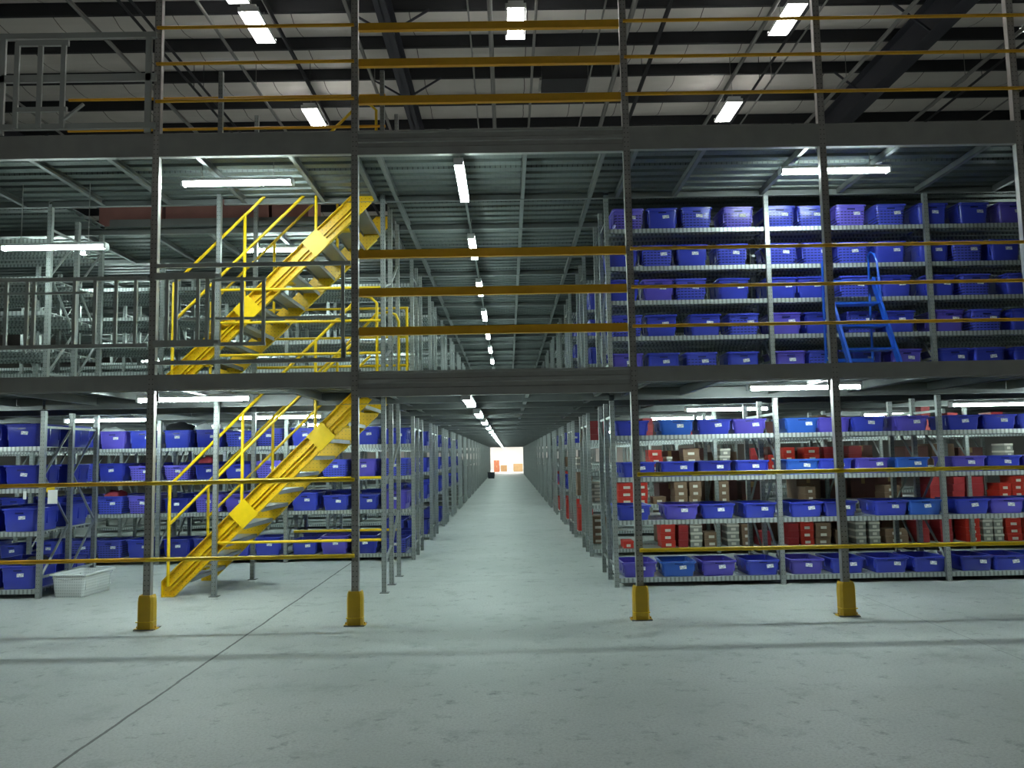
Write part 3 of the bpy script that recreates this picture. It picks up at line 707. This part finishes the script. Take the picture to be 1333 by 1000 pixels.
# end bays down the aisle
def end_bins(side, k, lv, levels, shapes, cols, n=2):
    sn = ('left', 'right')[side > 0]; y = ROWY[k]
    for li in levels:
        for half in (0, 1):
            for q in range(n):
                X = (1.31 + .27 + q * .49) if side > 0 else (-1.54 - .27 - q * .49)
                cl = R.choice(cols)
                lb = '%s bin, %s in, %s side, %s, %s %s row, %s' % (COLN[cl], ORD[q + 1], ('near', 'far')[half], SHN[lv][li], ORD[k + 1], sn, ('ground floor', 'lower deck')[lv])
                put_bin(R.choice(shapes), cl, 0, X, y + .02 if half == 0 else y + 1.28, (0 if lv == 0 else TOP[0]) + LS[lv][li] + .001, lb, 'bins at the aisle ends of the racks further back', .03, 0, -1 if half == 0 else 1)
for k in (2, 3): end_bins(-1, k, 0, (0, 1, 2, 3), ['wide'], ['blue', 'navy', 'blue'], n=1 if k > 2 else 2)
for k in (4, 5): end_bins(-1, k, 0, (1, 2, 3), ['wide'], ['blue', 'navy'], n=1)
for k in (1, 2): end_bins(1, k, 1, (0, 1, 2, 3), ['tall'], ['blue', 'navy'], n=1)
end_bins(1, 0, 1, (0, 1, 2, 3, 4), ['tall'], ['navy'], n=1) if False else None
for k in (3, 4): end_bins(1, k, 0, (1, 3), ['wide'], ['blue', 'navy'], n=1)

# ------------------------------------------------------------------ shoe boxes on the second right-hand row
def box_mesh(c, w, d, h):
    b = MB(); b.box(-w / 2, w / 2, -d / 2, d / 2, 0, h * .72); b.cur = 1; b.box(-w / 2 - .004, w / 2 + .004, -d / 2 - .004, d / 2 + .004, h * .72, h - .002)
    b.cur = 2; b.box(-w * .2, w * .2, -d / 2 - .006, -d / 2 - .003, h * .18, h * .55); b.cur = 0
    dk = cartons[c] if c not in ('brown', 'grey') else lidm
    return b.mesh('shoe_box', cartons[c], cartons[c] if c != 'grey' else lidm, lidm if c in ('red', 'brown', 'grey') else cartons[c])
SBM = {}
def shoe(c, w, x, y, z, label, grp, d=.34, h=.115):
    key = (c, round(w, 2), h)
    if key not in SBM: SBM[key] = box_mesh(c, w, d, h)
    return tag(link('shoe_box', SBM[key], None, (x, y, z), R.uniform(-.03, .03)), label, 'shoe box', grp)
# (left px, right px, number high, colour) on the rack standing at Y=13
ST = {0: [(808, 822, 1, 'red'), (857, 876, 4, 'red'), (880, 893, 3, 'dark red'), (895, 911, 4, 'grey'), (913, 932, 2, 'brown'), (943, 959, 4, 'grey'), (962, 975, 3, 'brown'), (985, 1000, 2, 'dark red'), (1022, 1036, 3, 'dark red'), (1038, 1056, 4, 'red'), (1058, 1078, 3, 'brown'),
          (1084, 1098, 2, 'brown'), (1110, 1124, 4, 'grey'), (1128, 1142, 4, 'grey'), (1148, 1178, 2, 'brown'), (1190, 1206, 3, 'dark red'), (1220, 1236, 4, 'dark red'), (1253, 1272, 4, 'red'), (1275, 1288, 4, 'grey'), (1290, 1302, 4, 'grey'), (1306, 1326, 4, 'red'), (1330, 1348, 4, 'red')],
      1: [(803, 826, 3, 'red'), (829, 842, 3, 'red'), (849, 866, 1, 'brown'), (877, 894, 3, 'brown'), (896, 912, 3, 'brown'), (935, 948, 3, 'brown'), (1046, 1060, 2, 'brown'), (1150, 1170, 2, 'brown'), (1210, 1228, 3, 'dark red'), (1240, 1256, 3, 'dark red'), (1262, 1280, 3, 'dark red'), (1300, 1316, 2, 'red'), (1318, 1334, 3, 'red')],
      2: [(845, 863, 3, 'red'), (868, 876, 2, 'grey'), (890, 912, 3, 'brown'), (938, 952, 3, 'grey'), (978, 996, 3, 'dark red'), (1001, 1016, 2, 'red'), (1020, 1036, 3, 'red'), (1048, 1068, 3, 'red'), (1074, 1090, 3, 'dark red'), (1106, 1124, 3, 'dark red'), (1310, 1322, 3, 'grey')],
      3: [(838, 852, 3, 'dark red'), (842, 848, 1, 'tan'), (892, 906, 1, 'red'), (1068, 1080, 3, 'brown'), (1168, 1184, 3, 'dark red'), (1204, 1216, 4, 'dark red'), (1238, 1252, 3, 'dark red'), (1296, 1312, 3, 'dark red')]}
for li, sts in ST.items():
    last = None; ns = 0
    for a, b, n, c in sts:
        if (a, c) == (842, 'tan'): continue
        ns += 1
        x = PX((a + b) / 2, 13.0); w = (b - a) * 13 / 1040
        if last is not None and x - w / 2 < last: x = last + w / 2 + .004
        for i in range(n):
            put = shoe(c, w - .012, x + R.uniform(-.006, .006), 13.24 + R.uniform(-.01, .01), LS[0][li] + .001 + i * .1155,
                       '%s shoe box, %s up in %s stack, %s, second right row' % (c, ORD[i + 1], ORD[ns], SHN[0][li]), 'shoe boxes on the second right rack row')
        last = x + w / 2
# red boxes at the aisle ends further back on the right, seen between uprights
for k in (1, 2, 3, 4):
    for li, n, c in {1: ((3, 3, 'dark red'), (0, 4, 'brown'), (1, 3, 'grey')), 2: ((0, 4, 'red'), (1, 4, 'brown'), (2, 2, 'grey')), 3: ((0, 4, 'red'), (2, 2, 'brown')), 4: ((0, 3, 'red'), (1, 3, 'red'))}[k]:
        for i in range(n):
            for half in (0, 1):
                if k == 1 and half == 0: continue
                shoe(c, .30, 1.31 + .22, ROWY[k] + (.3 if half == 0 else 1.0), LS[0][li] + .001 + i * .1155,
                     '%s shoe box, %s up, %s side, %s, aisle end, right row %s' % (c, ORD[i + 1], ('near', 'far')[half], SHN[0][li], ('one', 'two', 'three', 'four', 'five')[k]), 'shoe boxes at aisle ends')

# ------------------------------------------------------------------ odds and ends on the left bins
def lump(name, label, cat, x, y, z, sx, sy, sz, m, grp=None):
    import bmesh
    bm = bmesh.new(); bmesh.ops.create_icosphere(bm, subdivisions=3, radius=1)
    for v in bm.verts:
        n = 1 + .22 * math.sin(v.co.x * 5 + z * 9) * math.cos(v.co.y * 6 + x) + R.uniform(-.05, .05)
        v.co = Vector((v.co.x * sx * n, v.co.y * sy * n, max(-.35, v.co.z * n) * sz))
    me = bpy.data.meshes.new(name); bm.to_mesh(me); bm.free(); me.materials.append(m)
    me.polygons.foreach_set('use_smooth', [True] * len(me.polygons))
    return tag(link(name, me, None, (x, y, z)), label, cat, grp)
lump('clothes_heap', 'heap of black clothing overflowing from a blue bin behind the leftmost post', 'clothing', PX(234, 13.2), 13.28, 1.861 + .285, .24, .2, .13, cloth_black)
lump('plastic_bag', 'crumpled white plastic bag on a bin, left of the black clothing heap', 'plastic bag', PX(207, 13.1), 13.26, 1.861 + .285, .12, .15, .13, bagm)
lump('plastic_bag', 'crumpled white plastic bag on a bin, right of the black clothing heap', 'plastic bag', PX(262, 13.1), 13.26, 1.861 + .285, .13, .15, .12, bagm)
lump('plastic_bag', 'white plastic bag on the top shelf behind the far left uprights', 'plastic bag', PX(143, 13.1), 13.26, 1.861 + .285, .17, .15, .07, bagm)
lump('plastic_bag', 'white plastic bag on a bright bin behind the stair handrail', 'plastic bag', PX(385, 13.1), 13.26, 1.861 + .285, .12, .15, .07, bagm)
lump('clothes_heap', 'dark red clothing heaped on a third-shelf bin behind the leftmost post', 'clothing', PX(150, 13.1), 13.26, .811 + .285, .16, .17, .09, cloth_red)
lump('clothes_heap', 'black clothing heaped on a bottom bin just right of leftmost post', 'clothing', PX(300, 13.1), 13.26, .111 + .285, .2, .17, .09, cloth_black)
lump('clothes_heap', 'black clothing heaped on a bottom bin at the far left rack', 'clothing', -5.98, 10.3, .112 + .285, .15, .17, .08, cloth_black)
lump('clothes_heap', 'dark red clothing heaped on a middle bin of the rack behind stairs', 'clothing', PX(270, 13.1), 13.26, 1.341 + .285, .15, .17, .08, cloth_red)

# white basket on the floor
t = thing('laundry_basket', 'white perforated plastic basket on the floor beside the far-left rack', 'basket', (-5.42, 10.34, 0), math.radians(-7))
me = bin_mesh(.44, .60, .28, (whiteplastic, whiteplastic)); me.name = 'basket_body'
t2 = link('basket_body', me, t)
part('basket_rim', MB().box(-.242, -.214, -.3, .3, .262, .279).box(.214, .242, -.3, .3, .262, .279), whiteplastic, t)

# paper sign and clip on the far-left rack upright
t = thing('paper_sign', 'white paper notice clipped to the far-left rack upright', 'sign', (-5.66, 9.955, 1.32))
part('paper_sheet', MB().box(-.02, .10, -.002, 0, -.17, 0), signm, t)
part('clip', MB().box(-.04, .06, .001, .01, -.03, .03), yellow, t)
t = tag(part('shelf_ticket', MB().box(-.02, .02, -.003, 0, -.1, 0), paper, None, (-5.98, 9.985, 1.31)), 'small pale ticket hanging from a shelf of the far-left rack', 'ticket')

# brown cartons on the upper deck behind the stair opening
CB = {}
def carton(w, d, h, c, loc, label, rz=0, grp=None):
    b = MB(); b.box(-w / 2, w / 2, -d / 2, d / 2, 0, h); b.cur = 1; b.box(-w / 2, w / 2, -.03, .03, h, h + .002); b.box(-.03, .03, -d / 2 - .002, -d / 2, h * .7, h); b.cur = 0
    b.quad([(-w / 2, -d / 2, h + .001), (w / 2, -d / 2, h + .001), (w / 2, -.035, h + .006), (-w / 2, -.035, h + .006)]); b.quad([(-w / 2, .035, h + .006), (w / 2, .035, h + .006), (w / 2, d / 2, h + .001), (-w / 2, d / 2, h + .001)])
    return tag(part('cardboard_carton', b, (cartons[c], cartons['tan']), None, loc), label, 'carton', grp)
xs = [(-6.1, -5.15), (-5.1, -4.3), (-4.25, -3.55), (-3.5, -2.95)]
for i, (a, b) in enumerate(xs):
    carton(b - a, .8, .75, 'maroon', ((a + b) / 2, 12.2, 5.04), 'dark brown carton on the upper deck behind stair opening, %s from left' % ORD[i + 1], grp='cartons on the upper deck')
# dark cartons on the rear half of the second right-hand row
for li in range(4):
    for i in range(12):
        x = 2.75 + i * .47
        if (i + li) % 5 == 0 and li: continue
        h = (.52, .38, .36, .34)[li] * (1, .8, .9)[(i * 7 + li) % 3]
        w_ = .42 * (1, .9, .95)[(i * 5 + li) % 3]
        key = ('maroon', 'brown')[(i * 3 + li) % 4 == 0]
        carton(w_, .5, h, key, (x + R.uniform(-.01, .01), ROWY[1] + .94, LS[0][li] + .001), '%s carton, %s from left, %s, rear of second right row' % ({'maroon': 'dark brown', 'brown': 'brown'}[key], ORD[i + 1], SHN[0][li]), grp='cartons on the rear of the second right row')
# far end of the aisle
carton(.55, .8, .62, 'rust', (-1.12, 78.4, 0), 'rust-brown carton at the far end of the aisle, bottom one at left')
carton(.52, .8, .5, 'rust', (-1.14, 78.4, .62), 'rust-brown carton at the far end of the aisle, stacked on another')
carton(.62, .8, .62, 'tan', (-.45, 80, 0), 'tan carton at the far aisle end, just right of the rust-brown ones')
carton(.9, .8, .75, 'tan', (.95, 78.5, 0), 'tan carton at the far aisle end, right side under the bright wall')
t = thing('plastic_tub', 'small dark tub on the floor far down the aisle, left side', 'tub', (-1.22, 57, 0))
me = bin_mesh(.5, .5, .42, (mat('dark_plastic', (.03, .035, .05), .5), black)); link('tub_body', me, t)
part('tub_lid', MB().box(-.26, .26, -.26, .26, .42, .45), black, t)

# ------------------------------------------------------------------ blue step ladder on the lower deck
t = thing('step_ladder', 'blue rolling step ladder on lower deck in front of the right rack', 'step ladder', (4.26, 0, TOP[0]))
wl = .29; yb, yt, ht = 9.12, 9.72, 1.22
for s in (-1, 1):
    part('side_rail', MB().bar((s * wl, yb, 0.02), (s * wl, yt, ht), .03, .075, (0, 0, 1)), ladderm, t)
    part('rear_leg', MB().tube([(s * wl, yt + .12, .03), (s * wl, yt + .1, ht)], .016, 8), ladderm, t)
    part('handrail', MB().tube([(s * wl, yt - .22, ht - .5), (s * wl, yt - .14, ht + .18), (s * (wl - .01), yt - .1, ht + .28), (s * (wl - .02), yt - .04, ht + .32), (s * (wl - .02), yt + .04, ht + .30), (s * wl, yt + .08, ht + .22), (s * wl, yt + .1, ht - .05)], .014, 8), ladderm, t, smooth=True)
    part('caster_wheel', MB().tube([(s * wl - .012, yt + .12, .03), (s * wl + .012, yt + .12, .03)], .03, 12), black, t)
for i in range(4):
    f = (.3 + .3 * i) / ht; yv = yb + (yt - yb) * f; z = .3 * (i + 1)
    part('step', MB().box(-wl + .015, wl - .015, yv - .02, yv + .17 if i < 3 else yt + .12, z - .025, z), ladderm, t)
part('rear_crossbar', MB().box(-wl, wl, yt + .1, yt + .12, .2, .24), ladderm, t)

# ------------------------------------------------------------------ fluorescent battens
def batten():
    t = thing('fluorescent_light', 'white fluorescent batten light', 'fluorescent light', group='fluorescent battens')
    part('lamp_housing', MB().box(-.62, .62, -.05, .05, .02, .05), housing, t)
    tb = MB().tube([(-.6, 0, 0), (.6, 0, 0)], .0185, 8).mesh('lamp_tube', TUBE)
    link('lamp_tube', tb, t, (0, -.028, 0)); link('lamp_tube', tb, t, (0, .028, 0))
    part('lamp_holder', MB().box(-.625, -.6, -.05, .05, -.025, .03), housing, t); part('lamp_holder', MB().box(.6, .625, -.05, .05, -.025, .03), housing, t)
    return t
bt = batten(); bused = False; HG = {}; LAST = [None]
FRONT = mat('front_fluorescent_tube_glow', (.9, .95, .95), .5, 0, (.84, 1.0, .97), 150)
tb0 = [c for c in bt.children if c.name.startswith('lamp_tube')][0].data; ft = tb0.copy(); ft.materials.clear(); ft.materials.append(FRONT)
def light(x, y, z, rz, label):
    global bused
    o = bt if not bused else dup(bt, (0, 0, 0)); LAST[0] = o; bused = True
    for c in o.children:
        if c.name.startswith('lamp_tube'): c.data = tb0
    o.location = (x, y, z); o.rotation_euler = (0, 0, rz); o['label'] = label
    h = round((2.46 if z < 3 else 4.98) - z, 3)
    if h not in HG: HG[h] = MB().tube([(-.4, 0, .05), (-.4, 0, h)], .005, 5).tube([(.4, 0, .05), (.4, 0, h)], .005, 5).mesh('hanging_rod', pipem)
    link('hanging_rod', HG[h], o)
def front_tubes():
    o = LAST[0]
    for c in o.children:
        if c.name.startswith('lamp_tube'): c.data = ft
# front walkway (along X)
for x, y, z, lb in ((-2.98, 8.75, 4.74, 'fluorescent batten under upper deck front edge, above the staircase'), (3.74, 8.75, 4.77, 'fluorescent batten under upper deck front edge, above the right rack'), (-5.35, 9.35, 4.20, 'fluorescent batten on the lower deck at the left frame edge'),
                    (-3.42, 8.75, 2.315, 'fluorescent batten under lower deck front edge, left, above stair foot'), (3.27, 8.75, 2.325, 'fluorescent batten under lower deck front edge, right rack'), (-7.4, 8.75, 2.315, 'fluorescent batten under lower deck beyond the left frame edge'), (7.6, 8.75, 2.32, 'fluorescent batten under lower deck beyond the right frame edge')):
    light(x, y, z, 0, lb)
    if z < 3 or z > 4.5: front_tubes()
for k in range(22):
    light(-.46, 8.62 + 2.82 * k, 4.66, math.pi / 2, 'fluorescent batten over the aisle under the upper deck, %s from the front' % ORD[k + 1])
    light(-.42, 8.72 + 2.82 * k, 2.235, math.pi / 2, 'fluorescent batten over the aisle under the lower deck, %s from the front' % ORD[k + 1])
tag(part('light_conduit', MB().box(-.012, .012, 8.15, 70, 4.72, 4.75), galv, None, (-.46, 0, 0)), 'thin grey conduit linking the aisle lights under the upper deck', 'conduit')
tag(part('light_conduit', MB().box(-.012, .012, 8.15, 70, 2.325, 2.35), galv, None, (-.42, 0, 0)), 'thin grey conduit linking the aisle lights under the lower deck', 'conduit')
GAP = [12.15 + 3 * k for k in range(6)]
for k, y in enumerate(GAP):
    for x in (3.3, 7.3):
        if k < 5: light(x, y - .15, 2.27, 0, 'ground-floor batten in %s gap between right racks, %s bay light' % (ORD[k + 1], 'inner' if x < 5 else 'outer'))
    for x in (-3.4, -6.0, -9.0):
        if k < 5: light(x, y - .15, 2.27, 0, 'ground-floor batten in %s gap between left racks, %s light' % (ORD[k + 1], {-3.4: 'inner', -6.0: 'middle', -9.0: 'outer'}[x]))
    for x in (-3.35, -7.0, -10.4):
        if k < 6: light(x, y - .1, 4.66 if k else 4.84, 0, 'lower-deck batten in %s gap between empty left racks, %s light' % (ORD[k + 1], {-3.35: 'inner', -7.0: 'middle', -10.4: 'outer'}[x]))
light(8.2, 12.1, 4.66, 0, 'lower-deck batten between right racks at the far right')
# far end: hidden lamps added to brighten the loading area and wall
HB2 = mat('added_far_hall_glow', (.9, .95, .95), .5, 0, (1.0, .96, .90), 260); used_far = []
far_tube = MB().tube([(0, -.57, .012), (0, .57, .012)], .026, 8).mesh('lamp_tube', HB2)
for x in (-3, 0, 3):
    for y in (75, 80, 86):
        o = dup(hb, (x, y, 3.6)); o['label'] = 'unseen high-bay light added over the bright far hall, %s column, %s row' % ({-3: 'left', 0: 'middle', 3: 'right'}[x], {75: 'near', 80: 'middle', 86: 'far'}[y]); used_far.append(o)
        for c in o.children:
            if c.name.startswith('lamp_tube'): c.data = far_tube

# ------------------------------------------------------------------ world and view
w = bpy.data.worlds.new('world'); sc.world = w; w.use_nodes = True
w.node_tree.nodes['Background'].inputs[0].default_value = (.5, .55, .6, 1); w.node_tree.nodes['Background'].inputs[1].default_value = .02
sc.view_settings.view_transform = 'Standard'; sc.view_settings.look = 'None'; sc.view_settings.gamma = 1; sc.view_settings.exposure = 0
try: sc.view_settings.use_curve_mapping = False
except Exception: pass
sc.cycles.use_denoising = True
sc.cycles.max_bounces = 8
sc.cycles.diffuse_bounces = 4
sc.cycles.sample_clamp_indirect = 6
print('BINS', NB)
